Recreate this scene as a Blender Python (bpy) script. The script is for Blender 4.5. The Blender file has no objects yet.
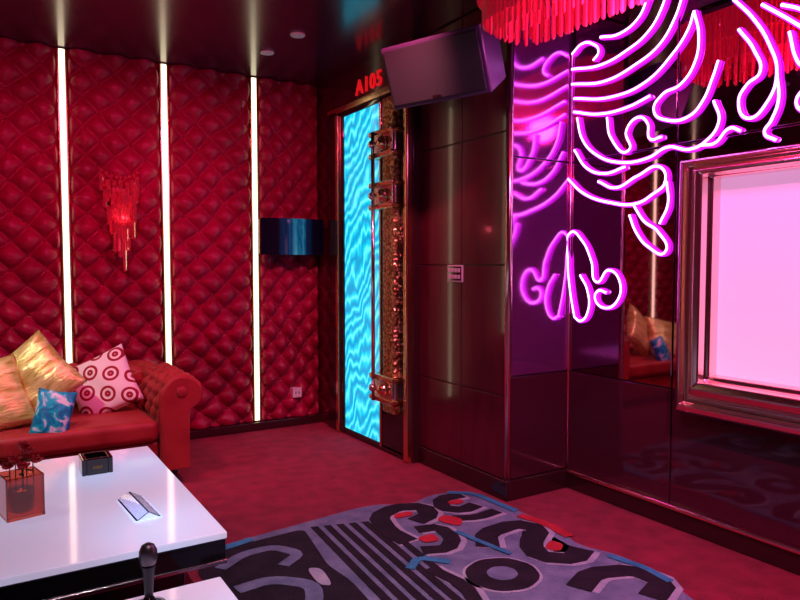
import bpy, bmesh, math, random
from mathutils import Vector, Matrix, Euler
random.seed(4)
C=bpy.context
S=C.scene
XD=2.56; XP=2.635; XM=3.13; YB=5.53; H=2.96; YP=3.04
XL=-2.6; YF=-1.6

# ---------------------------------------------------------------- materials
def mat(name, col=(.5,.5,.5), rough=.5, metal=0., emis=None, es=0., coat=0., sheen=0., sheencol=None, trans=0., ior=1.45, spec=None, alpha=None):
    m=bpy.data.materials.new(name); m.use_nodes=True
    b=m.node_tree.nodes['Principled BSDF']
    b.inputs['Base Color'].default_value=(*col,1)
    b.inputs['Roughness'].default_value=rough
    b.inputs['Metallic'].default_value=metal
    b.inputs['Coat Weight'].default_value=coat
    b.inputs['Coat Roughness'].default_value=.05
    b.inputs['Sheen Weight'].default_value=sheen
    b.inputs['Sheen Roughness'].default_value=.35
    if sheencol: b.inputs['Sheen Tint'].default_value=(*sheencol,1)
    b.inputs['Transmission Weight'].default_value=trans
    b.inputs['IOR'].default_value=ior
    if spec is not None: b.inputs['Specular IOR Level'].default_value=spec
    if emis: 
        b.inputs['Emission Color'].default_value=(*emis,1); b.inputs['Emission Strength'].default_value=es
    return m
def N(m,t,**k):
    n=m.node_tree.nodes.new(t)
    for a,v in k.items(): setattr(n,a,v)
    return n
def L(m,a,b): m.node_tree.links.new(a,b)
def B(m): return m.node_tree.nodes['Principled BSDF']
def coords(m,scale=(1,1,1),rot=(0,0,0)):
    tc=N(m,'ShaderNodeTexCoord'); mp=N(m,'ShaderNodeMapping')
    mp.inputs['Scale'].default_value=scale; mp.inputs['Rotation'].default_value=rot
    L(m,tc.outputs['Object'],mp.inputs['Vector']); return mp.outputs[0]
def ramp(m,fac,stops,interp='LINEAR'):
    r=N(m,'ShaderNodeValToRGB'); cr=r.color_ramp; cr.interpolation=interp
    while len(cr.elements)<len(stops): cr.elements.new(.5)
    for e,(p,c) in zip(cr.elements,stops):
        e.position=p; e.color=(*c,1)
    L(m,fac,r.inputs[0]); return r.outputs[0]
def noise(m,vec,scale,detail=3,dist=0.):
    n=N(m,'ShaderNodeTexNoise'); n.inputs['Scale'].default_value=scale; n.inputs['Detail'].default_value=detail
    n.inputs['Distortion'].default_value=dist
    L(m,vec,n.inputs['Vector']); return n.outputs[0]
def bump(m,h,strength=.2,dist=.01):
    b=N(m,'ShaderNodeBump'); b.inputs['Strength'].default_value=strength; b.inputs['Distance'].default_value=dist
    L(m,h,b.inputs['Height']); L(m,b.outputs[0],B(m).inputs['Normal'])

M_velvet=mat('tufted_velvet',(.30,.002,.03),.42,sheen=.35,sheencol=(1,.1,.3))
v=coords(M_velvet); L(M_velvet,ramp(M_velvet,noise(M_velvet,v,3),[(.3,(.25,.0008,.030)),(.7,(.40,.0015,.055))]),B(M_velvet).inputs['Base Color'])
bump(M_velvet,noise(M_velvet,v,90),.15,.003)
M_button=mat('tuft_button',(.2,.002,.02),.35)
M_sofa=mat('sofa_velvet',(.42,.03,.03),.5,sheen=.4,sheencol=(1,.3,.3))
v=coords(M_sofa); L(M_sofa,ramp(M_sofa,noise(M_sofa,v,6),[(.3,(.26,.02,.02)),(.7,(.38,.045,.04))]),B(M_sofa).inputs['Base Color'])
bump(M_sofa,noise(M_sofa,v,120),.15,.003)
M_ceil=mat('ceiling_lacquer',(.05,.010,.03),.22,coat=.25)
B(M_ceil).inputs['Coat Roughness'].default_value=.12
v=coords(M_ceil); bump(M_ceil,noise(M_ceil,v,1.5,1),.05,.02)
M_lac=mat('burgundy_lacquer',(.10,.012,.02),.16,coat=.5)
v=coords(M_lac,(2,2,.3)); L(M_lac,ramp(M_lac,noise(M_lac,v,4,4,.4),[(.3,(.08,.006,.018)),(.7,(.12,.010,.028))]),B(M_lac).inputs['Base Color'])
M_mir=mat('tinted_mirror',(.50,.26,.36),.03,metal=1.)
M_mir2=mat('violet_mirror',(.60,.13,.55),.09,metal=.85)
M_dark=mat('dark_glass_panel',(.06,.010,.022),.06,coat=.7)
M_seam=mat('seam_black',(.01,.004,.006),.3)
M_black=mat('gloss_black',(.01,.01,.012),.08,coat=.6)
M_gold=mat('gold_chrome',(.95,.62,.34),.2,metal=1.)
M_frame=mat('frame_chrome',(1,.66,.62),.19,metal=1.)
M_chrome=mat('chrome',(.9,.84,.82),.16,metal=1.)
M_goldtex=mat('hammered_gold',(.65,.38,.16),.35,metal=1.)
v=coords(M_goldtex); vo=N(M_goldtex,'ShaderNodeTexVoronoi'); vo.inputs['Scale'].default_value=42; L(M_goldtex,v,vo.inputs['Vector'])
L(M_goldtex,ramp(M_goldtex,vo.outputs[0],[(.2,(1,.75,.35)),(.7,(.35,.16,.06))]),B(M_goldtex).inputs['Base Color'])
bump(M_goldtex,vo.outputs[0],.7,.015)
M_base=mat('baseboard_dark',(.035,.008,.012),.2,coat=.4)
M_strip=mat('led_strip',(.9,.9,.7),.4,emis=(1,.90,.58),es=2.2)
M_stripedge=mat('led_channel',(.75,.8,.3),.25,metal=1.)
M_neon=mat('neon_core',(1,.6,1),.3,emis=(1,.58,1),es=3.6)
M_neonhalo=mat('neon_halo',(.6,.02,.7),.3,emis=(.60,.01,1),es=2.1)  # violet emission that imitates the halo around the neon
M_white=mat('white_plastic',(.8,.75,.75),.4)
M_lamp=mat('lamp_glow',(1,.9,.8),.4,emis=(1,.75,.7),es=4)
M_screen=mat('projection_screen',(.8,.7,.8),.6,emis=(1,.52,.86),es=.64)
v=coords(M_screen); sx=N(M_screen,'ShaderNodeSeparateXYZ'); L(M_screen,v,sx.inputs[0])
mr=N(M_screen,'ShaderNodeMapRange'); mr.inputs[1].default_value=.8; mr.inputs[2].default_value=1.9; L(M_screen,sx.outputs[2],mr.inputs[0])
L(M_screen,ramp(M_screen,mr.outputs[0],[(0,(1,.53,.86)),(1,(.92,.38,.78))]),B(M_screen).inputs['Emission Color'])
M_red_letters=mat('red_letters',(.8,.02,.02),.3,emis=(1,.01,.02),es=.5)

# door glass: cyan lit rippled
M_cyan=mat('lit_cyan_glass',(.02,.25,.35),.15,emis=(.0,.6,1),es=1.25,coat=.4)
v=coords(M_cyan,(1,2.2,1.0),(.35,0,0)); w=N(M_cyan,'ShaderNodeTexWave'); w.wave_type='BANDS'; w.bands_direction='Z'
w.inputs['Scale'].default_value=2.6; w.inputs['Distortion'].default_value=14; w.inputs['Detail'].default_value=3; w.inputs['Detail Scale'].default_value=.8
L(M_cyan,v,w.inputs['Vector'])
L(M_cyan,ramp(M_cyan,w.outputs[1],[(0,(0,.30,.56)),(.35,(0,.48,.76)),(.75,(.0,.64,.9)),(1,(.12,.85,1))]),B(M_cyan).inputs['Emission Color'])
bump(M_cyan,w.outputs[1],.5,.02)

# carpet
M_carpet=mat('carpet_red',(.30,.02,.035),.95,sheen=.15,sheencol=(1,.4,.5))
v=coords(M_carpet); n1=noise(M_carpet,v,9,6); L(M_carpet,ramp(M_carpet,n1,[(.3,(.20,.010,.030)),(.7,(.36,.018,.055))]),B(M_carpet).inputs['Base Color'])
bump(M_carpet,noise(M_carpet,v,120,2),.8,.015)
def cmat(n,a,b):
    m=mat(n,a,.95); v=coords(m); L(m,ramp(m,noise(m,v,9,5),[(.35,a),(.65,b)]),B(m).inputs['Base Color']); bump(m,noise(m,v,120,2),.8,.015); return m
M_cslate=cmat('carpet_slate',(.13,.18,.28),(.22,.28,.40))
M_cpale=cmat('carpet_pale_grey',(.35,.40,.50),(.50,.55,.62))
M_cblack=cmat('carpet_black',(.008,.006,.012),(.020,.012,.024))
M_cteal=cmat('carpet_teal',(.03,.24,.40),(.06,.36,.55))
M_cred=cmat('carpet_bright_red',(.45,.015,.03),(.6,.03,.05))

# ---------------------------------------------------------------- mesh helpers
def newobj(name,bm,mats,parent=None,smooth=False,loc=None,rot=None):
    me=bpy.data.meshes.new(name); bmesh.ops.recalc_face_normals(bm,faces=bm.faces); bm.to_mesh(me); bm.free()
    for m in (mats if isinstance(mats,(list,tuple)) else [mats]): me.materials.append(m)
    if smooth:
        for p in me.polygons: p.use_smooth=True
    o=bpy.data.objects.new(name,me); C.collection.objects.link(o)
    if loc: o.location=loc
    if rot: o.rotation_euler=rot
    if parent: o.parent=parent
    return o
def empty(name,loc=(0,0,0),rot=(0,0,0)):
    o=bpy.data.objects.new(name,None); C.collection.objects.link(o); o.location=loc; o.rotation_euler=rot; o.empty_display_size=.1; return o
def bbox(bm,x0,x1,y0,y1,z0,z1,mi=0,mtx=None):
    vs=[bm.verts.new((x,y,z)) for x in (x0,x1) for y in (y0,y1) for z in (z0,z1)]
    if mtx is not None:
        for q in vs: q.co=mtx@q.co
    for f in ((0,1,3,2),(4,6,7,5),(0,4,5,1),(2,3,7,6),(0,2,6,4),(1,5,7,3)):
        bm.faces.new([vs[i] for i in f]).material_index=mi
def box(name,x0,x1,y0,y1,z0,z1,m,parent=None,bev=0,seg=2,loc=None,rot=None):
    bm=bmesh.new(); bbox(bm,x0,x1,y0,y1,z0,z1)
    o=newobj(name,bm,m,parent,loc=loc,rot=rot)
    if bev:
        b=o.modifiers.new('bev','BEVEL'); b.width=bev; b.segments=seg
        for p in o.data.polygons: p.use_smooth=True
        o.modifiers.new('wn','WEIGHTED_NORMAL')
    return o
def cyl(name,r1,r2,h,m,parent=None,seg=32,loc=(0,0,0),rot=(0,0,0)):
    bm=bmesh.new(); bmesh.ops.create_cone(bm,cap_ends=True,segments=seg,radius1=r1,radius2=r2,depth=h)
    o=newobj(name,bm,m,parent,smooth=False,loc=loc,rot=rot)
    for p in o.data.polygons: p.use_smooth=len(p.vertices)==4
    return o
def ball(name,r,m,parent=None,loc=(0,0,0),sc=(1,1,1)):
    bm=bmesh.new(); bmesh.ops.create_uvsphere(bm,u_segments=24,v_segments=14,radius=r)
    o=newobj(name,bm,m,parent,True,loc); o.scale=sc; return o
def lathe(name,prof,m,parent=None,seg=36,loc=(0,0,0),rot=(0,0,0)):
    bm=bmesh.new(); rings=[]
    for r,z in prof:
        rings.append([bm.verts.new((r*math.cos(2*math.pi*i/seg),r*math.sin(2*math.pi*i/seg),z)) for i in range(seg)])
    for a,b in zip(rings,rings[1:]):
        for i in range(seg): bm.faces.new((a[i],a[(i+1)%seg],b[(i+1)%seg],b[i]))
    bm.faces.new(rings[0]); bm.faces.new(rings[-1])
    return newobj(name,bm,m,parent,True,loc,rot)

# ---------------------------------------------------------------- room shell
box('floor',XL-.1,XM+.1,YF-.1,YB+.1,-.12,0,M_carpet)
box('ceiling',XL-.1,XM+.1,YF-.1,YB+.1,H,H+.12,M_ceil)
box('wall_back',XL-.1,XM+.1,YB,YB+.12,0,H,M_velvet)
box('wall_left',XL-.12,XL,YF,YB,0,H,M_velvet)
box('wall_front',XL,XM,YF-.12,YF,0,H,M_velvet)
# mirrored right wall
wr=empty('wall_right')
box('wall_core',XM,XM+.12,YF,YP+.3,0,H,M_seam,wr)
ys=[YP-.002,2.28,.9,-.35,YF]; zs=[.12,.74,2.03,2.955]
for i in range(4):
    for j in range(3):
        y1,y0=ys[i]-.004,ys[i+1]+.004
        box('panel_%d_%d'%(i,j),XM-.012,XM,y0,y1,zs[j]+.004,zs[j+1]-.004,[M_dark,M_mir,M_mir][j],wr,bev=.003)
# bump-out containing the door
wd=empty('wall_door')
box('pier_core',XP,XM+.1,YP,3.97,0,H,M_seam,wd)
box('over_door',XD,XM+.1,3.97,5.25,2.66,H,M_lac,wd)
box('return_end',XD,XM+.1,5.25,YB,0,H,M_lac,wd)
box('behind_door',XD+.2,XM+.1,3.97,5.25,0,2.66,M_seam,wd)
zz=[.12,.62,1.4,2.18,2.955]
for j in range(4):
    box('lacquer_%d'%j,XP-.012,XP,YP,3.48,zz[j]+.003,zz[j+1]-.003,M_lac,wd,bev=.003)
    box('lacquer_b%d'%j,XP-.012,XP,3.486,3.965,zz[j]+.003,zz[j+1]-.003,M_lac,wd,bev=.003)
for j,(a,b) in enumerate(((.12,.74),(.74,2.03),(2.03,2.955))):
    box('face_%d'%j,XP+.01,XM-.014,YP-.012,YP,a+.004,b-.004,[M_dark,M_mir2,M_mir2][j],wd,bev=.003)
# trims
cyl('trim_1',.022,.022,H-.12,M_frame,None,24,(XP-.004,YP-.004,.12+(H-.12)/2))
cyl('trim_2',.010,.010,H-.12,M_frame,None,16,(XM-.02,YP-.02,.12+(H-.12)/2))
box('baseboard_back',XL,XD,YB-.09,YB,0,.07,M_base,bev=.006)
box('baseboard_door',XP-.03,XP,YP-.03,3.965,0,.12,M_base,bev=.006)
box('baseboard_pier',XP,XM-.02,YP-.03,YP,0,.12,M_base,bev=.006)
bb=empty('baseboard_right')
box('board',XM-.03,XM,YF,YP-.03,0,.10,M_base,bb,bev=.006)
box('cap',XM-.045,XM,YF,YP-.03,.10,.125,M_frame,bb,bev=.008)

# ---------------------------------------------------------------- tufted padding
sx_=[.54,1.25,1.973]
edges=[XL,-1.6,-.88,-.17]+sx_+[2.555]
strips=[-1.6,-.88,-.17]+sx_
cw,ch=.112,.105
def tuft(x,z,x0,a):
    p=(x-x0)/a+z/ch; q=(x-x0)/a-z/ch
    t=abs(math.sin(math.pi*p*.5)*math.sin(math.pi*q*.5))
    return t**.5
pad=empty('tufted_wall_panel')
for i in range(len(edges)-1):
    x0,x1=edges[i]+.032,edges[i+1]-(.032 if i<len(edges)-2 else .002)
    if i==0: x0=XL+.002
    hi=i>=3
    st=.0095 if hi else .02
    nx=int((x1-x0)/st); nz=int((H-.09)/(st))
    n=max(1,round((x1-x0)/cw)); n+=n%2; aw=(x1-x0)/n
    bm=bmesh.new(); g=[]
    for a in range(nx+1):
        col=[]
        for b in range(nz+1):
            x=x0+(x1-x0)*a/nx; z=.075+(H-.08)*b/nz
            e=min(1,min(a,nx-a)/3.)**.5
            wx=.010*math.sin(9.1*x+5.3*z)+.006*math.sin(23*z-6*x); wz=.010*math.sin(14*x+3*z)
            d=.006+(.004+.080*tuft(x+wx,z+wz,x0,aw))*e
            wr_=.002*math.sin(60*x+25*math.sin(7*z))*math.sin(40*z+9*x)
            col.append(bm.verts.new((x,YB-d-wr_*e,z)))
        g.append(col)
    for a in range(nx):
        for b in range(nz): bm.faces.new((g[a][b],g[a+1][b],g[a+1][b+1],g[a][b+1]))
    newobj('padding_%d'%i,bm,M_velvet,pad,True)
    bm=bmesh.new()
    for k in range(1,n):
        for j in range(0,40):
            x=x0+aw*k; z=ch*j
            if z>H-.05 or z<.1 or (k+j)%2: continue
            bmesh.ops.create_uvsphere(bm,u_segments=10,v_segments=6,radius=.012,matrix=Matrix.Translation((x,YB-.02,z))@Matrix.Scale(.6,4,(0,1,0)))
    newobj('buttons_%d'%i,bm,M_button,pad,True)
for x in strips:
    s=empty('wall_light_strip')
    box('channel',x-.032,x+.032,YB-.045,YB-.001,.075,H-.005,M_stripedge,s,bev=.004)
    box('tube',x-.020,x+.020,YB-.052,YB-.04,.08,H-.01,M_strip,s,bev=.004)
box('baseboard_left',XL,XL+.03,YF,YB-.1,0,.1,M_base)

# ---------------------------------------------------------------- door
d=empty('door_1')
X=XD
def dbox(n,y0,y1,z0,z1,out,m,bev=.006,inn=.05): return box(n,X-out,X+inn,y0,y1,z0,z1,m,d,bev=bev)
dbox('jamb_far',5.08,5.25,0,2.66,.03,M_base)
dbox('jamb_far_trim',5.03,5.08,0,2.62,.045,M_gold)
dbox('header',3.97,5.25,2.64,2.69,.03,M_gold)
dbox('leaf_bottom',4.02,5.03,.01,.055,.02,M_black)
dbox('glass',4.38,4.97,.05,2.60,.012,M_cyan,.003)
dbox('glass_edge_far',4.97,5.03,.01,2.62,.025,M_black)
dbox('glass_edge_near',4.355,4.38,.03,2.60,.03,M_gold)
dbox('stile',4.02,4.355,.03,2.62,.02,M_black)
dbox('top_rail',4.02,5.03,2.60,2.64,.02,M_black)
dbox('hammered_column',4.10,4.27,.32,2.60,.07,M_goldtex,.02)
dbox('jamb_near',3.97,4.02,0,2.66,.045,M_gold,.012,.16)
dbox('jamb_near_cover',3.955,3.972,0,H-.002,.0,M_base,.003,.16)
cyl('pull_bar',.014,.014,1.95,M_chrome,d,20,(X-.12,4.31,1.38))
for k,(zc) in enumerate((2.27,1.9,.50)):
    dbox('bracket_%d'%k,4.08,4.37,zc-.10,zc+.10,.085,M_chrome,.02)
    dbox('bracket_lip_top_%d'%k,4.06,4.40,zc+.06,zc+.10,.11,M_gold,.012)
    dbox('bracket_lip_bot_%d'%k,4.06,4.40,zc-.10,zc-.06,.11,M_gold,.012)
    lathe('bracket_boss_%d'%k,[(.03,0),(.05,.01),(.05,.03),(.03,.05),(.02,.06)],M_gold,d,24,(X-.085,4.2,zc),(0,-math.pi/2,0))
    ball('bracket_knob_%d'%k,.03,M_chrome,d,(X-.125,4.31,zc))

# sign
cu=bpy.data.curves.new('t','FONT'); cu.body='A105'; cu.size=.17; cu.extrude=.006; cu.bevel_depth=.001; cu.align_x='CENTER'; cu.space_character=1.15
to=bpy.data.objects.new('t',cu); C.collection.objects.link(to)
C.view_layer.update()
me=bpy.data.meshes.new_from_object(to.evaluated_get(C.evaluated_depsgraph_get()))
bpy.data.objects.remove(to)
me.materials.clear(); me.materials.append(M_red_letters)
sg=bpy.data.objects.new('room_number_sign',me); C.collection.objects.link(sg)
sg.location=(XD-.008,4.57,2.73); sg.rotation_euler=(math.pi/2,0,-math.pi/2); sg.scale=(1.0,.95,1)

# ---------------------------------------------------------------- speaker
sp=empty('wall_speaker')
nrm=Vector((-.88,-.32,-.36)).normalized()
wa=Vector((-.34,.94,0)); wa=(wa-nrm*wa.dot(nrm)).normalized(); up=nrm.cross(wa).normalized()
if up.z<0: up=-up
R=Matrix((wa,up,nrm)).transposed().to_4x4()
flip=R.determinant()<0
if flip: R=Matrix((-wa,up,nrm)).transposed().to_4x4()
sp.matrix_world=Matrix.Translation((2.16,3.13,2.475))@R
bm=bmesh.new()
W,Hh,D=.335,.175,.27
f=[(-W,-Hh,0),(W,-Hh,0),(W,Hh,0),(-W,Hh,0)]; b=[(-W*.86,-Hh*.75,-D),(W*.86,-Hh*.75,-D),(W*.86,Hh*.95,-D),(-W*.86,Hh*.95,-D)]
vf=[bm.verts.new(q) for q in f]; vb=[bm.verts.new(q) for q in b]
bm.faces.new(vf); bm.faces.new(vb[::-1])
for i in range(4): bm.faces.new((vf[i],vf[(i+1)%4],vb[(i+1)%4],vb[i]))
M_cab=mat('speaker_cabinet',(.11,.06,.15),.32)
M_grille=mat('speaker_grille',(.045,.035,.05),.6,metal=0)
v=coords(M_grille); vo=N(M_grille,'ShaderNodeTexVoronoi'); vo.inputs['Scale'].default_value=100; vo.inputs['Randomness'].default_value=.1; L(M_grille,v,vo.inputs['Vector'])
L(M_grille,ramp(M_grille,vo.outputs[0],[(.2,(.008,.008,.010)),(.45,(.040,.036,.045))]),B(M_grille).inputs['Base Color'])
o=newobj('cabinet',bm,M_cab,sp); bv=o.modifiers.new('b','BEVEL'); bv.width=.012; bv.segments=3
box('grille',-W+.022,W-.022,-Hh+.022,Hh-.022,0,.014,M_grille,sp,bev=.008)
box('grille_badge',-.03,.03,-Hh+.03,-Hh+.045,.014,.018,M_chrome,sp)
box('bracket',-.04,.04,-.04,.04,-D-.10,-D,M_black,sp,bev=.005)

# ---------------------------------------------------------------- small wall monitor
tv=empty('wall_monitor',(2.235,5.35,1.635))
M_tv=mat('monitor_face_reflection',(.004,.006,.012),.08,emis=(.0,.12,.3),es=.3,coat=.8)  # reflected blue streaks are painted into the emission of the dark face
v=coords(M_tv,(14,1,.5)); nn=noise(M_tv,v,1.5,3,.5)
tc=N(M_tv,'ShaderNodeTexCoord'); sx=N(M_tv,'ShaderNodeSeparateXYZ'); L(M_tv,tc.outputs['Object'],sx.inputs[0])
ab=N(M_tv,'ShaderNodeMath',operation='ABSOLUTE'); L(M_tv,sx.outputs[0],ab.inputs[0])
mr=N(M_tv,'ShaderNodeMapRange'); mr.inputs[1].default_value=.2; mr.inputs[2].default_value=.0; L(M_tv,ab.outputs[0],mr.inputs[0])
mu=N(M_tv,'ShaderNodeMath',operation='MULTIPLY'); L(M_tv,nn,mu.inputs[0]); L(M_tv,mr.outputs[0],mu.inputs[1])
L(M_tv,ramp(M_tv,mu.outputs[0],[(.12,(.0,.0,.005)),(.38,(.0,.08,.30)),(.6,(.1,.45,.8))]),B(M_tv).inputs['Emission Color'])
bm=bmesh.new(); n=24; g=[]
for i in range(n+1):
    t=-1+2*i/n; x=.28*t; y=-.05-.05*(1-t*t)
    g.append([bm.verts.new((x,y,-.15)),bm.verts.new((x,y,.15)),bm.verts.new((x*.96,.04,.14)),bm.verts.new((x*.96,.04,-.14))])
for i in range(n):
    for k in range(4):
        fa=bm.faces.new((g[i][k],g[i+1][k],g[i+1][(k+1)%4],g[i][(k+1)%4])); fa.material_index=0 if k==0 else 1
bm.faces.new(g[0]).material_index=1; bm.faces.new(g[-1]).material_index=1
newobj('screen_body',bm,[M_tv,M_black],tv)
box('mount',-.08,.08,.04,.175,-.06,.06,M_black,tv)

# ---------------------------------------------------------------- sconce
M_rg=mat('red_crystal',(1,.22,.26),.04,emis=(1,.01,.05),es=.05,coat=1.,trans=.85)
sc=empty('wall_sconce',(.905,5.455,1.72))
box('backplate',-.06,.06,-.01,.065,-.22,.26,M_frame,sc,bev=.01)
def prism(bm,x,y,z1,ln,r,seg=6):
    top=[bm.verts.new((x+r*math.cos(a),y+r*math.sin(a),z1)) for a in [2*math.pi*i/seg for i in range(seg)]]
    bot=[bm.verts.new((q.co.x,q.co.y,z1-ln+r)) for q in top]
    tip=bm.verts.new((x,y,z1-ln)); tt=bm.verts.new((x,y,z1+r*.5))
    for i in range(seg):
        j=(i+1)%seg
        bm.faces.new((top[i],top[j],bot[j],bot[i])); bm.faces.new((bot[i],bot[j],tip)); bm.faces.new((top[j],top[i],tt))
bm=bmesh.new()
for row,(w,y,zt) in enumerate(((.125,-.03,.31),(.105,-.05,.20),(.088,-.075,.09),(.072,-.085,-.03),(.045,-.095,-.14))):
    k=(7,6,5,4,3)[row]
    for i in range(k):
        t=-1+2*i/(k-1); ln=.14+.09*(1-abs(t))+random.uniform(-.03,.03)
        prism(bm,w*t+random.uniform(-.006,.006),y-.04*(1-t*t),zt+.05*(t*t)-.03*random.random(),ln,random.uniform(.014,.02),5)
newobj('crystals',bm,M_rg,sc)
bm=bmesh.new()
for row,(w,y,zt) in enumerate(((.125,-.035,.325),(.11,-.055,.215),(.09,-.08,.105),(.075,-.09,-.015))):
    for i in range(9):
        t=-1+i/4; bmesh.ops.create_icosphere(bm,subdivisions=1,radius=.013,matrix=Matrix.Translation((w*t,y-.04*(1-t*t),zt+.05*t*t)))
newobj('beads',bm,M_rg,sc)

# socket + control panel
so=empty('wall_socket',(2.32,YB-.088,.29))
box('plate',-.043,.043,-.006,.082,-.043,.043,M_white,so,bev=.006)
box('hole_l',-.018,-.010,-.0075,-.004,-.012,.012,M_black,so)
box('hole_r',.010,.018,-.0075,-.004,-.012,.012,M_black,so)
cp=empty('light_control_panel',(XP-.012,3.54,1.345))
box('plate',-.012,0,-.08,.08,-.055,.055,M_white,cp,bev=.004)
box('inner',-.014,-.008,-.071,.071,-.046,.046,M_black,cp,bev=.002)
for i in range(4):
    for j in range(2):
        y=-.050+i*.0335; z=-.021+j*.042
        box('button_%d_%d'%(i,j),-.020,-.012,y-.011,y+.011,z-.013,z+.013,M_white,cp,bev=.002)

# downlights: first pair visible, the others added out of view for the fill spots
for k,(x,y) in enumerate(((1.87,4.33),(1.83,4.80),(.3,3.3),(1.7,2.6),(-.9,3.6),(.5,1.2),(1.6,.5),(-1.6,2.))):
    dl=empty('downlight',(x,y,H))
    lathe('ring',[(.03,-.001),(.05,-.001),(.052,-.010),(.046,-.014),(.032,-.012)],M_white,dl,28)
    cyl('lens',.033,.033,.006,M_lamp if k>1 else M_white,dl,24,(0,0,-.008))

# ---------------------------------------------------------------- chandelier
M_cr=mat('chandelier_crystal',(.85,.04,.09),.08,emis=(1,.02,.08),es=.10,coat=1.)
ch_=empty('crystal_chandelier',(2.33,1.93,H))
def stadium(rx,half,n):
    per=2*math.pi*rx+4*half; pts=[]
    for i in range(n):
        s=per*i/n
        if s<math.pi*rx: a=s/rx; pts.append((rx*math.cos(a),half+rx*math.sin(a)))
        elif s<math.pi*rx+2*half: pts.append((-rx,half-(s-math.pi*rx)))
        elif s<2*math.pi*rx+2*half: a=math.pi+(s-math.pi*rx-2*half)/rx; pts.append((rx*math.cos(a),-half+rx*math.sin(a)))
        else: pts.append((rx,-half+(s-2*math.pi*rx-2*half)))
    return pts
for k,(r,zt,ln,n) in enumerate(((.25,-.08,.19,150),(.225,-.08,.30,130),(.17,-.08,.34,90),(.11,-.08,.37,60))):
    bm=bmesh.new()
    for x,y in stadium(r,.62,n): prism(bm,x,y,zt,ln+random.uniform(-.003,.003),.0085,5)
    newobj('rods_%d'%k,bm,M_cr,ch_)
for nm,r,z0,z1,m in (('canopy',.25,-.04,-.002,M_frame),('rail',.265,-.10,-.075,M_frame)):
    bm=bmesh.new(); P=stadium(r,.62,80)
    a=[bm.verts.new((x,y,z0)) for x,y in P]; b=[bm.verts.new((x,y,z1)) for x,y in P]
    bm.faces.new(a); bm.faces.new(b[::-1])
    for i in range(80): bm.faces.new((a[i],a[(i+1)%80],b[(i+1)%80],b[i]))
    newobj(nm,bm,m,ch_)
cyl('stem_a',.02,.02,.1,M_frame,ch_,16,(0,.5,-.06)); cyl('stem_b',.02,.02,.1,M_frame,ch_,16,(0,-.5,-.06))

# ---------------------------------------------------------------- neon sign
NE=[[(3.01,2.59),(2.79,2.56),(2.61,2.59),(2.45,2.66),(2.37,2.76),(2.34,2.84)],
[(3.01,2.5),(2.75,2.46),(2.54,2.5),(2.38,2.57),(2.29,2.68),(2.24,2.8)],
[(2.99,2.41),(2.71,2.36),(2.47,2.39),(2.31,2.49),(2.21,2.6),(2.18,2.68)],
[(3.01,2.68),(2.93,2.72),(2.85,2.70),(2.80,2.64),(2.84,2.60)],
[(2.79,2.72),(2.65,2.70),(2.52,2.75),(2.46,2.84)],
[(2.99,2.33),(2.79,2.28),(2.58,2.28),(2.44,2.31)],
[(2.18,2.68),(2.15,2.55),(2.17,2.42),(2.25,2.33),(2.36,2.3),(2.41,2.23),(2.32,2.16),(2.19,2.16),(2.12,2.22),(2.07,2.32),(2.04,2.4)],
[(2.96,2.29),(2.92,2.16),(2.81,2.05),(2.63,1.98),(2.44,1.98),(2.32,2.02),(2.19,1.99),(2.11,2.01),(2.03,2.10),(2.06,2.21)],
[(2.73,2.25),(2.70,2.13),(2.57,2.04),(2.59,2.15),(2.51,2.21),(2.45,2.17),(2.43,2.08),(2.36,2.08)],
[(3.03,1.93),(2.90,1.83),(2.70,1.76),(2.51,1.74),(2.41,1.78),(2.33,1.84),(2.36,1.92),(2.51,1.89),(2.66,1.84),(2.79,1.89)],
[(2.98,2.10),(2.88,1.98),(2.74,1.93),(2.60,1.95)],
[(2.53,1.73),(2.46,1.64),(2.37,1.58),(2.32,1.47),(2.43,1.50),(2.51,1.58),(2.56,1.68)],
[(2.32,1.84),(2.31,1.72),(2.36,1.62)],
[(2.96,1.08),(3.0,1.25),(3.02,1.42),(3.0,1.60),(2.91,1.55),(2.83,1.42),(2.79,1.30),(2.70,1.37),(2.62,1.31),(2.63,1.20),(2.73,1.15),(2.80,1.21),(2.77,1.25),(2.72,1.24)],
[(2.96,1.08),(2.91,1.06),(2.85,1.13),(2.86,1.25),(2.92,1.34)],
[(1.97,2.67),(1.87,2.55),(1.79,2.41),(1.75,2.27),(1.79,2.15),(1.88,2.09),(1.93,2.18),(1.89,2.25),(1.83,2.29),(1.86,2.40),(1.94,2.52)],
[(1.83,2.60),(1.71,2.50),(1.60,2.40),(1.51,2.31),(1.4,2.35)],
[(1.74,2.57),(1.65,2.52),(1.58,2.45),(1.45,2.45)],
[(1.75,2.27),(1.74,2.14),(1.77,2.06),(1.8,2.01),(1.75,1.97)],
[(1.70,2.44),(1.66,2.30),(1.60,2.22),(1.66,2.12),(1.60,2.05)],
[(2.12,2.0),(2.05,2.0),(1.97,2.06),(1.92,2.04)],
[(1.4,2.35),(1.2,2.5),(1.0,2.45),(.9,2.25),(1.05,2.15),(1.2,2.25)]]
ns=empty('neon_sign')
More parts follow.
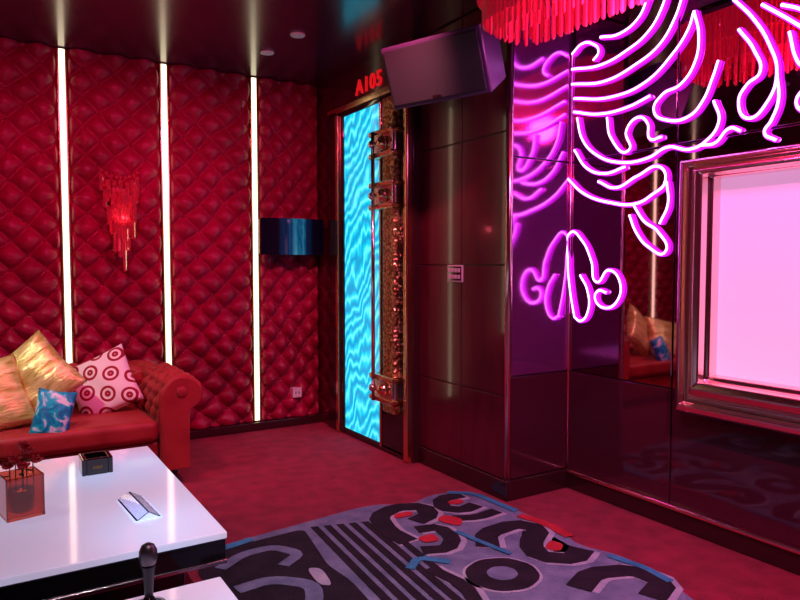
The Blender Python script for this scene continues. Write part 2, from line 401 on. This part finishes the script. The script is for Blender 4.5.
def tubes(name,r,x,m,sets):
    cu=bpy.data.curves.new(name,'CURVE'); cu.dimensions='3D'; cu.bevel_depth=r; cu.bevel_resolution=3; cu.resolution_u=10; cu.use_fill_caps=True
    for st in sets:
        s=cu.splines.new('BEZIER'); s.bezier_points.add(len(st)-1)
        for bp,(y,z) in zip(s.bezier_points,st):
            bp.co=(x,y,z); bp.handle_left_type=bp.handle_right_type='AUTO'
    o=bpy.data.objects.new(name,cu); C.collection.objects.link(o)
    C.view_layer.update()
    me=bpy.data.meshes.new_from_object(o.evaluated_get(C.evaluated_depsgraph_get())); bpy.data.objects.remove(o)
    me.materials.clear(); me.materials.append(m)
    for p in me.polygons: p.use_smooth=True
    o=bpy.data.objects.new(name,me); C.collection.objects.link(o); o.parent=ns
tubes('tube_core',.0085,XM-.030,M_neon,NE)
tubes('tube_halo',.0135,XM-.0235,M_neonhalo,NE)  # broader glowing tube behind the core, added as its halo

# ---------------------------------------------------------------- framed screen
def sweep_frame(name,y0,y1,z0,z1,prof,m,parent,kt=1.,kb=1.):
    bm=bmesh.new(); rings=[]
    for (cy,cz,sy,sz) in ((y1,z0,-1,kb),(y1,z1,-1,-kt),(y0,z1,1,-kt),(y0,z0,1,kb)):
        rings.append([bm.verts.new((XM-.012-o,cy+sy*i,cz+sz*i)) for i,o in prof])
    n=len(prof)
    for a in range(4):
        for k in range(n-1):
            bm.faces.new((rings[a][k],rings[(a+1)%4][k],rings[(a+1)%4][k+1],rings[a][k+1]))
    o=newobj(name,bm,m,parent)
    bv=o.modifiers.new('b','BEVEL'); bv.width=.008; bv.segments=4; bv.limit_method='ANGLE'; bv.angle_limit=.35
    for p in o.data.polygons: p.use_smooth=True
    o.modifiers.new('wn','WEIGHTED_NORMAL')
fs=empty('framed_projection_screen')
prof=[(0,0),(0,.06),(.02,.11),(.05,.125),(.06,.095),(.085,.09),(.10,.12),(.135,.15),(.165,.14),(.175,.10),(.195,.09),(.20,.03)]
sweep_frame('frame',.02,2.20,.64,1.93,prof,M_frame,fs,.55,1.1)
box('screen',XM-.05,XM-.014,.21,2.01,.85,1.83,M_screen,fs)

# ---------------------------------------------------------------- carpet pattern (cut-pile inlays)
cpn=empty('patterned_rug')
def poly(name,pts,z,m,sm=True,it=2,k=.2):
    if sm:
        for _ in range(it):
            q=[]
            for i in range(len(pts)):
                a,b=pts[i],pts[(i+1)%len(pts)]
                q+= [(a[0]*(1-k)+b[0]*k,a[1]*(1-k)+b[1]*k),(a[0]*k+b[0]*(1-k),a[1]*k+b[1]*(1-k))]
            pts=q
    bm=bmesh.new(); vs=[bm.verts.new((x,y,z)) for x,y in pts]; f=bm.faces.new(vs)
    r=bmesh.ops.extrude_face_region(bm,geom=[f]); 
    for e in r['geom']:
        if isinstance(e,bmesh.types.BMVert): e.co.z-=.0015
    bmesh.ops.triangulate(bm,faces=[q for q in bm.faces if len(q.verts)>4])
    newobj(name,bm,m,cpn)
def thick(pts,w):
    Lf=[];Rt=[]
    for i,p in enumerate(pts):
        a=pts[max(0,i-1)]; b=pts[min(len(pts)-1,i+1)]
        dx,dy=b[0]-a[0],b[1]-a[1]; l=math.hypot(dx,dy); nx,ny=-dy/l*w/2,dx/l*w/2
        Lf.append((p[0]+nx,p[1]+ny)); Rt.append((p[0]-nx,p[1]-ny))
    return Lf+Rt[::-1]
def stroke(name,pts,w,z,m,it=1):
    for _ in range(it):
        q=[pts[0]]
        for a,b in zip(pts,pts[1:]): q+=[(a[0]*.8+b[0]*.2,a[1]*.8+b[1]*.2),(a[0]*.2+b[0]*.8,a[1]*.2+b[1]*.8)]
        q.append(pts[-1]); pts=q
    poly(name,thick(pts,w),z,m,False)
poly('field',[(.8,3.26),(1.385,3.33),(1.9,3.4),(2.1,3.27),(2.3,3.35),(2.5,3.3),(2.56,3.1),(2.57,2.85),(2.59,2.55),(2.50,2.36),(2.59,2.15),(2.58,1.88),(2.49,1.71),(2.45,1.2),(1.6,.8),(.7,1.0)],.003,M_cslate)
# left dark mass and stripes
poly('dark_mass',[(.8,3.2),(1.13,3.24),(1.42,3.26),(1.38,3.02),(1.34,2.8),(1.36,2.6),(1.33,2.3),(1.30,1.6),(.8,1.5)],.005,M_cblack,k=.12)
for i in range(6):
    x=1.43+i*.066; poly('stripe_%d'%i,[(x+.03,3.26-.02*i),(x+.068,3.25-.02*i),(x-.035,2.0),(x-.078,2.0)],.006,M_cblack,False)
stroke('swirl_a',[(.90,3.02),(1.04,3.12),(1.20,3.12),(1.28,2.98),(1.16,2.90)],.06,.008,M_cslate,2)
stroke('swirl_b',[(.90,2.78),(1.06,2.80),(1.20,2.66),(1.14,2.50),(.98,2.42)],.075,.008,M_cslate,2)
poly('patch_c',[(1.24,2.82),(1.30,2.78),(1.27,2.6),(1.22,2.64)],.008,M_cpale)
# bold black letters with pale edging
LET=[('letter_p',[(1.80,2.82),(1.78,3.00),(1.84,3.20),(2.00,3.27),(2.14,3.20),(2.10,3.07),(1.98,3.03)],.115),
('letter_e',[(1.80,2.70),(1.92,2.65),(2.02,2.74),(2.04,2.90),(1.92,2.93)],.09),
('letter_c',[(2.45,3.24),(2.30,3.25),(2.22,3.12),(2.30,3.03),(2.42,3.06)],.10),
('letter_z',[(2.10,2.56),(2.20,2.70),(2.42,2.72),(2.48,2.60),(2.30,2.48),(2.24,2.34),(2.36,2.24),(2.48,2.30)],.12),
('letter_v',[(2.16,2.02),(2.32,2.09),(2.50,2.02),(2.52,1.86),(2.36,1.80)],.115),
('letter_s',[(1.55,1.95),(1.75,2.0),(1.86,1.84),(2.1,1.80),(2.2,1.7)],.12),
('letter_t',[(2.18,2.96),(2.30,2.90),(2.46,2.92)],.08),
('letter_i',[(1.72,2.52),(1.76,2.30),(1.70,2.14)],.07)]
for nme,pts,w_ in LET:
    stroke(nme+'_edge',[(x+.012,y-.012) for x,y in pts],w_+.028,.0055,M_cpale)
    stroke(nme,pts,w_,.008,M_cblack)
cx,cy=1.97,2.30
for nm,rr,z,m in (('letter_o_edge',.195,.0055,M_cpale),('letter_o',.18,.008,M_cblack),('letter_o_hole',.075,.010,M_cslate)):
    poly(nm,[(cx+rr*math.cos(a*.7854),cy+rr*.95*math.sin(a*.7854)) for a in range(8)],z,m)
poly('red_a',[(2.08,2.98),(2.16,3.03),(2.22,2.92),(2.14,2.84)],.0095,M_cred)
stroke('red_b',[(2.52,2.80),(2.56,2.62),(2.54,2.44)],.06,.0095,M_cred)
poly('red_c',[(1.93,3.18),(2.04,3.17),(2.02,3.11),(1.90,3.12)],.0095,M_cred)
poly('red_d',[(1.86,2.84),(1.96,2.84),(1.95,2.75),(1.86,2.76)],.0095,M_cred)
poly('red_f',[(2.32,2.40),(2.42,2.46),(2.44,2.38),(2.36,2.33)],.0095,M_cred)
poly('red_g',[(2.30,3.19),(2.40,3.18),(2.38,3.12),(2.29,3.13)],.0095,M_cred)
stroke('teal_a',[(.90,3.22),(1.02,3.24),(1.14,3.27)],.05,.009,M_cteal)
stroke('teal_b',[(2.40,3.32),(2.53,3.22),(2.54,3.0),(2.55,2.86)],.045,.009,M_cteal)
stroke('teal_c',[(1.64,2.56),(1.74,2.64),(1.84,2.52)],.045,.0095,M_cteal)
stroke('teal_d',[(2.53,2.18),(2.57,2.0),(2.55,1.85)],.04,.009,M_cteal)
stroke('teal_e',[(2.08,2.80),(2.10,2.66),(2.14,2.44)],.03,.011,M_cteal)

# ---------------------------------------------------------------- sofa
sf=empty('chesterfield_sofa')
prof=[(0,.10),(0,.22),(0,.34),(-.012,.42),(-.018,.48),(-.015,.54),(.0,.60),(.03,.65),(.07,.685),(.12,.70),(.17,.695),(.22,.67),(.255,.63),(.268,.58),(.255,.535),(.225,.505),(.19,.49),(.178,.46),(.178,.35),(.178,.22),(.178,.10)]
def resamp(P,n):
    ds=[0]
    for a,b in zip(P,P[1:]): ds.append(ds[-1]+math.dist(a,b))
    out=[]
    for i in range(n+1):
        s=ds[-1]*i/n; k=max(j for j in range(len(ds)) if ds[j]<=s+1e-9); k=min(k,len(P)-2)
        t=(s-ds[k])/(ds[k+1]-ds[k]); out.append((P[k][0]+(P[k+1][0]-P[k][0])*t,P[k][1]+(P[k+1][1]-P[k][1])*t,s))
    return out
PR=resamp(prof,110)
path=[]
xa,xb,yf,yb,rc=.94,-1.75,4.36,5.12,.22
def seg(p0,p1,n0,n1,arc=None,n=20):
    for i in range(n):
        t=i/n
        if arc is None: path.append((p0[0]+(p1[0]-p0[0])*t,p0[1]+(p1[1]-p0[1])*t,n0[0],n0[1]))
        else:
            a=arc[1]+(arc[2]-arc[1])*t; path.append((arc[0][0]+rc*math.cos(a),arc[0][1]+rc*math.sin(a),math.cos(a),math.sin(a)))
seg((xa,yf),(xa,yb-rc),(1,0),(1,0),n=40)
seg(0,0,0,0,((xa-rc,yb-rc),0,math.pi/2),n=30)
seg((xa-rc,yb),(xb+rc,yb),(0,1),(0,1),n=150)
seg(0,0,0,0,((xb+rc,yb-rc),math.pi/2,math.pi),n=18)
seg((xb,yb-rc),(xb,yf),(-1,0),(-1,0),n=30); path.append((xb,yf,-1,0))
bm=bmesh.new(); g=[]; Ls=0; prev=None
for (px,py,nx,ny) in path:
    if prev: Ls+=math.dist(prev,(px,py))
    prev=(px,py); row=[]
    for j,(o,z,s) in enumerate(PR):
        a=PR[max(0,j-1)]; b=PR[min(len(PR)-1,j+1)]
        tx,tz=b[0]-a[0],b[1]-a[1]; l=math.hypot(tx,tz) or 1; no,nz=-tz/l,tx/l
        dd=0
        if .28<s<1.0:
            p=Ls/.082+(s-.28)/.075; q=Ls/.082-(s-.28)/.075
            t=abs(math.sin(math.pi*p*.5)*math.sin(math.pi*q*.5))**.5
            e=max(0,min(1,(s-.28)/.06,(1.0-s)/.06, Ls/.04))
            dd=(t*.05-.035)*e
        oo=o+no*dd; row.append(bm.verts.new((px+nx*oo,py+ny*oo,z+nz*dd)))
    g.append(row)
for a,b in zip(g,g[1:]):
    for j in range(len(PR)-1): bm.faces.new((a[j],b[j],b[j+1],a[j+1]))
    bm.faces.new((a[-1],b[-1],b[0],a[0]))
bm.faces.new(g[0]); bm.faces.new(g[-1])
bmesh.ops.triangulate(bm,faces=[q for q in bm.faces if len(q.verts)>4])
newobj('tufted_back_and_arms',bm,M_sofa,sf,True)
for k,(x0,sgn) in enumerate(((xa,1),(xb,-1))):
    bm=bmesh.new(); 
    pts=[(x0+sgn*(o*.93+.008),z*.985+.004) for o,z in prof]
    a=[bm.verts.new((x,yf-.022,z)) for x,z in pts]; b=[bm.verts.new((x,yf+.02,z)) for x,z in pts]
    bm.faces.new(a); bm.faces.new(b[::-1])
    for i in range(len(a)): bm.faces.new((a[i],a[(i+1)%len(a)],b[(i+1)%len(a)],b[i]))
    o=newobj('arm_front_%d'%k,bm,M_sofa,sf); bv=o.modifiers.new('b','BEVEL'); bv.width=.008; bv.segments=3; bv.limit_method='ANGLE'; bv.angle_limit=1.0
    lathe('scroll_button_%d'%k,[(.001,.012),(.03,.010),(.04,0.)],M_sofa,sf,24,(x0+sgn*.125,yf-.02,.595),(math.pi/2,0,0))
box('seat_base',xb+.01,xa-.01,yf+.03,yb,.08,.29,M_sofa,sf,bev=.02)
wseat=(xa-xb-.02)/3
for i in range(3):
    o=box('seat_cushion_%d'%i,xb+.01+i*wseat+.004,xb+.01+(i+1)*wseat-.004,yf-.01,yb-.01,.29,.43,M_sofa,sf,bev=.045,seg=5)
for i,(x,y) in enumerate(((xa+.08,yf+.06),(xb-.08,yf+.06),(xa+.08,yb+.08),(xb-.08,yb+.08),(-.4,yf+.1))):
    lathe('foot_%d'%i,[(.022,0),(.035,.03),(.03,.06),(.04,.105)],M_black,sf,16,(x,y,0))

# ---------------------------------------------------------------- pillows
def pillow(name,w,h,t,m,loc,rot):
    n=26; bm=bmesh.new(); gr={}
    for s in (1,-1):
        for i in range(n+1):
            for j in range(n+1):
                u=-1+2*i/n; vv=-1+2*j/n
                ed=max(0,(1-u**2)*(1-vv**2))
                z=s*t*(ed**.38)*.5
                pin=1-.07*(1-abs(u*vv))*max(abs(u),abs(vv))**4
                x=u*w/2*(pin if abs(u)>=abs(vv) else 1); y=vv*h/2*(pin if abs(vv)>=abs(u) else 1)
                if i in (0,n) or j in (0,n):
                    if s==-1: gr[(s,i,j)]=gr[(1,i,j)]; continue
                z+= s*.006*math.sin(7*u+3*vv)*ed
                gr[(s,i,j)]=bm.verts.new((x,y,z))
    for s in (1,-1):
        for i in range(n):
            for j in range(n):
                try: bm.faces.new((gr[(s,i,j)],gr[(s,i+1,j)],gr[(s,i+1,j+1)],gr[(s,i,j+1)]))
                except ValueError: pass
    return newobj(name,bm,m,None,True,loc,rot)
M_pg=mat('gold_satin',(.7,.6,.15),.30,metal=.3,sheen=.2,sheencol=(1,1,.5))
v=coords(M_pg,(1,4,1),(0,0,.6)); nn=noise(M_pg,v,6,5,1.)
L(M_pg,ramp(M_pg,nn,[(.38,(.45,.42,.05)),(.62,(.85,.95,.34))]),B(M_pg).inputs['Base Color']); bump(M_pg,nn,.5,.03)
M_pp=mat('ring_print',(.8,.75,.7),.8)
v=coords(M_pp,(7.4,7.4,0),(0,0,.5))
vm=N(M_pp,'ShaderNodeVectorMath',operation='FRACTION'); L(M_pp,v,vm.inputs[0])
v2=N(M_pp,'ShaderNodeVectorMath',operation='SUBTRACT'); v2.inputs[1].default_value=(.5,.5,0); L(M_pp,vm.outputs[0],v2.inputs[0])
v3=N(M_pp,'ShaderNodeVectorMath',operation='LENGTH'); L(M_pp,v2.outputs[0],v3.inputs[0])
L(M_pp,ramp(M_pp,v3.outputs['Value'],[(0,(.85,1,.9)),(.02,(.30,.01,.02)),(.15,(.85,1,.9)),(.26,(.30,.01,.02)),(.38,(.85,1,.9))],'CONSTANT'),B(M_pp).inputs['Base Color'])
M_pb=mat('blue_print',(.05,.35,.55),.5)
v=coords(M_pb); nn=noise(M_pb,v,12,3,1.)
L(M_pb,ramp(M_pb,nn,[(.40,(.0,.26,.45)),(.52,(.0,.62,.75)),(.62,(.75,1,1))]),B(M_pb).inputs['Base Color'])
r=math.radians
pillow('throw_pillow',.42,.42,.15,M_pp,(.68,4.86,.60),(r(68),r(-26),r(-22)))
pillow('throw_pillow',.46,.46,.16,M_pg,(.26,4.78,.68),(r(66),r(-40),r(-5)))
pillow('throw_pillow',.46,.46,.16,M_pg,(.0,4.66,.61),(r(60),r(-12),r(8)))
pillow('throw_pillow',.21,.29,.10,M_pb,(.345,4.44,.52),(r(72),r(12),r(-8)))

# ---------------------------------------------------------------- coffee tables
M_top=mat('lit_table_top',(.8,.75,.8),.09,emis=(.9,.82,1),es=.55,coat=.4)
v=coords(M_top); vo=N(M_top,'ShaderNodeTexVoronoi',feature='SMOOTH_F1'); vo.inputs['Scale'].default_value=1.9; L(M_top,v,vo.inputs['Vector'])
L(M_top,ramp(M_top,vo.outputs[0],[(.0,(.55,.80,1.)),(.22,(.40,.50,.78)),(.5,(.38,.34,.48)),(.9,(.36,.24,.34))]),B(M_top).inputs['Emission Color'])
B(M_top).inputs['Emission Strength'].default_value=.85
def table(x0,x1,y0,y1):
    t=empty('coffee_table')
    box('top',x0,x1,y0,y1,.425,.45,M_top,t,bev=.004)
    box('edge_band',x0+.004,x1-.004,y0+.004,y1-.004,.35,.424,M_black,t,bev=.004)
    box('chrome_lip',x0,x1,y0,y1,.335,.35,M_chrome,t,bev=.003)
    box('plinth',x0+.12,x1-.12,y0+.12,y1-.12,.05,.34,M_black,t,bev=.01)
    box('lower_shelf',x0+.03,x1-.03,y0+.03,y1-.03,.11,.135,M_dark,t,bev=.004)
    box('foot',x0+.16,x1-.16,y0+.16,y1-.16,0,.05,M_chrome,t)
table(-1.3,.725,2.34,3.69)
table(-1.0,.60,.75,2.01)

# red glass candle holder with flowers
M_amb=mat('red_amber_glass',(.75,.16,.10),.04,trans=.9,coat=.5)
M_rose=mat('rose_petal',(.5,.01,.02),.6)
M_leaf=mat('leaf',(.03,.10,.02),.5)
cl=empty('flower_vase',(.11,2.92,.45),(0,0,r(12)))
box('glass_front',-.065,.065,-.065,-.059,0,.16,M_amb,cl,bev=.002)
box('glass_back',-.065,.065,.059,.065,0,.16,M_amb,cl,bev=.002)
box('glass_left',-.065,-.059,-.059,.059,0,.16,M_amb,cl,bev=.002)
box('glass_right',.059,.065,-.059,.059,0,.16,M_amb,cl,bev=.002)
box('glass_bottom',-.065,.065,-.065,.065,0,.012,M_amb,cl)
lathe('inner_cup',[(.03,.012),(.042,.02),(.046,.10),(.042,.10),(.036,.03)],mat('dark_cup',(.10,.02,.015),.15,coat=.6),cl,28)
lathe('candle',[(.028,.03),(.028,.085),(.004,.085),(.004,.1)],mat('candle_wax',(.9,.5,.3),.5,emis=(1,.25,.08),es=.5),cl,20)
for i,(x,y,z) in enumerate(((-.02,0,.21),(.03,.01,.235),(.0,-.03,.19),(.05,-.02,.20),(-.04,.02,.185),(.02,.03,.25))):
    bm=bmesh.new()
    for k in range(9):
        a=k*2.4; rr=.004+.0018*k
        mt=Matrix.Translation((rr*math.cos(a),rr*math.sin(a),.002*(9-k)*.6))@Matrix.Rotation(a,4,'Z')@Matrix.Rotation(.5+.06*k,4,'Y')@Matrix.Diagonal((.25,1,1.1,1))
        bmesh.ops.create_uvsphere(bm,u_segments=10,v_segments=7,radius=.013,matrix=mt)
    newobj('rose_%d'%i,bm,M_rose,cl,True,(x,y,z))
    cyl('stem_%d'%i,.002,.002,z-.05,M_leaf,cl,8,(x*.8,y*.8,(z+.05)/2))
    bm=bmesh.new(); bmesh.ops.create_uvsphere(bm,u_segments=10,v_segments=6,radius=.02,matrix=Matrix.Rotation(.7*i,4,'Z')@Matrix.Translation((.02,0,0))@Matrix.Diagonal((1,.5,.1,1)))
    newobj('leaf_%d'%i,bm,M_leaf,cl,True,(x*.8,y*.8,z-.035))
ash=empty('square_ashtray',(.43,3.36,.45))
for nm,a in (('side_l',(-.065,-.045,-.065,.065)),('side_r',(.045,.065,-.065,.065)),('side_f',(-.045,.045,-.065,-.045)),('side_b',(-.045,.045,.045,.065))):
    box(nm,*a,0,.075,M_black,ash,bev=.004)
box('base',-.045,.045,-.045,.045,0,.03,M_black,ash)
box('label',-.02,.02,-.067,-.064,.028,.042,mat('gold_label',(.2,.12,.05),.3,metal=.8),ash)
# acrylic menu holder: low clear tray with ridges
M_acr=mat('acrylic',(.92,.92,1),.03,trans=1.,ior=1.45)
ac=empty('acrylic_sign_holder',(.50,2.74,.45),(0,0,r(4)))
def prismbox(name,pts,y0,y1,m,par):
    bm=bmesh.new(); a=[bm.verts.new((x,y0,z)) for x,z in pts]; b=[bm.verts.new((x,y1,z)) for x,z in pts]
    bm.faces.new(a); bm.faces.new(b[::-1]); n=len(pts)
    for i in range(n): bm.faces.new((a[i],a[(i+1)%n],b[(i+1)%n],b[i]))
    return newobj(name,bm,m,par)
prismbox('base_plate',[(-.05,0),(.05,0),(.05,.006),(-.05,.006)],-.14,.14,M_acr,ac)
prismbox('slope_left',[(-.045,.006),(-.038,.006),(.002,.030),(-.004,.030)],-.14,.14,M_acr,ac)
prismbox('slope_right',[(.038,.006),(.045,.006),(.004,.030),(-.001,.030)],-.14,.14,M_acr,ac)
# microphone in stand on near table
mc=empty('microphone',(.375,1.93,.45))
lathe('base',[(.045,0),(.045,.008),(.02,.016),(.012,.03)],M_black,mc,28)
lathe('handle',[(.011,.02),(.012,.05),(.016,.10),(.019,.115),(.019,.12)],mat('mic_body',(.02,.02,.022),.35),mc,28)
lathe('head',[(.012,.115),(.022,.125),(.025,.14),(.024,.16),(.017,.175),(.006,.181)],mat('mic_mesh',(.14,.12,.13),.35,metal=.9),mc,28)

# ---------------------------------------------------------------- lights
def spot(x,y,z,tx,ty,tz,e,col,size=80,blend=.8,rad=.05):  # added fill light, placed at the out-of-view downlights
    l=bpy.data.lights.new('spot','SPOT'); l.energy=e; l.color=col; l.spot_size=r(size); l.spot_blend=blend; l.shadow_soft_size=rad
    o=bpy.data.objects.new('fill_spot',l); C.collection.objects.link(o); o.location=(x,y,z)
    o.rotation_euler=(Vector((tx,ty,tz))-Vector((x,y,z))).to_track_quat('-Z','Y').to_euler()
def point(x,y,z,e,col,rad=.1):
    l=bpy.data.lights.new('pt','POINT'); l.energy=e; l.color=col; l.shadow_soft_size=rad
    o=bpy.data.objects.new('bulb_lamp',l); C.collection.objects.link(o); o.location=(x,y,z)
RED=(1,.05,.25); PINK=(1,.16,.6)
spot(.3,3.3,H-.03,.6,5.5,1.0,160,RED,100)
spot(1.7,2.6,H-.03,1.9,5.5,.9,180,RED,85)
spot(-.9,3.6,H-.03,.1,4.7,.5,150,(.9,.85,.8),52,1.)
spot(.5,1.2,H-.03,1.75,2.6,0,190,(1,.68,.85),68,1.)
spot(1.6,.5,H-.03,2.7,2.2,0,200,(1,.18,.34),75,1.)
spot(1.7,2.6,H-.03,2.55,4.3,1.5,70,(1,.6,.45),45,1.)  # added to brighten the gold door hardware
spot(1.7,2.6,H-.03,1.6,4.2,0,70,(1,.10,.32),65,1.)  # added to lift the floor near the back wall
spot(-.9,3.6,H-.03,.1,3.0,.4,30,(.9,.85,1),50,1.)
spot(1.6,.5,H-.03,3.1,1.7,1.2,90,(1,.2,.85),80,1.)  # added to bring out the screen frame
point(2.33,1.95,2.50,26,(1,.14,.7),.10)
point(.905,5.32,1.75,.5,(1,.1,.15),.03)
w=bpy.data.worlds.new('w'); S.world=w; w.use_nodes=True; w.node_tree.nodes['Background'].inputs[0].default_value=(.05,.005,.02,1)

cam=bpy.data.cameras.new('cam'); cam.lens=30.465; cam.sensor_width=36
co=bpy.data.objects.new('camera',cam); C.collection.objects.link(co); co.location=(0,0,1.4)
co.rotation_euler=(r(90-2.96),0,r(-31.8)); S.camera=co
S.view_settings.view_transform='Standard'
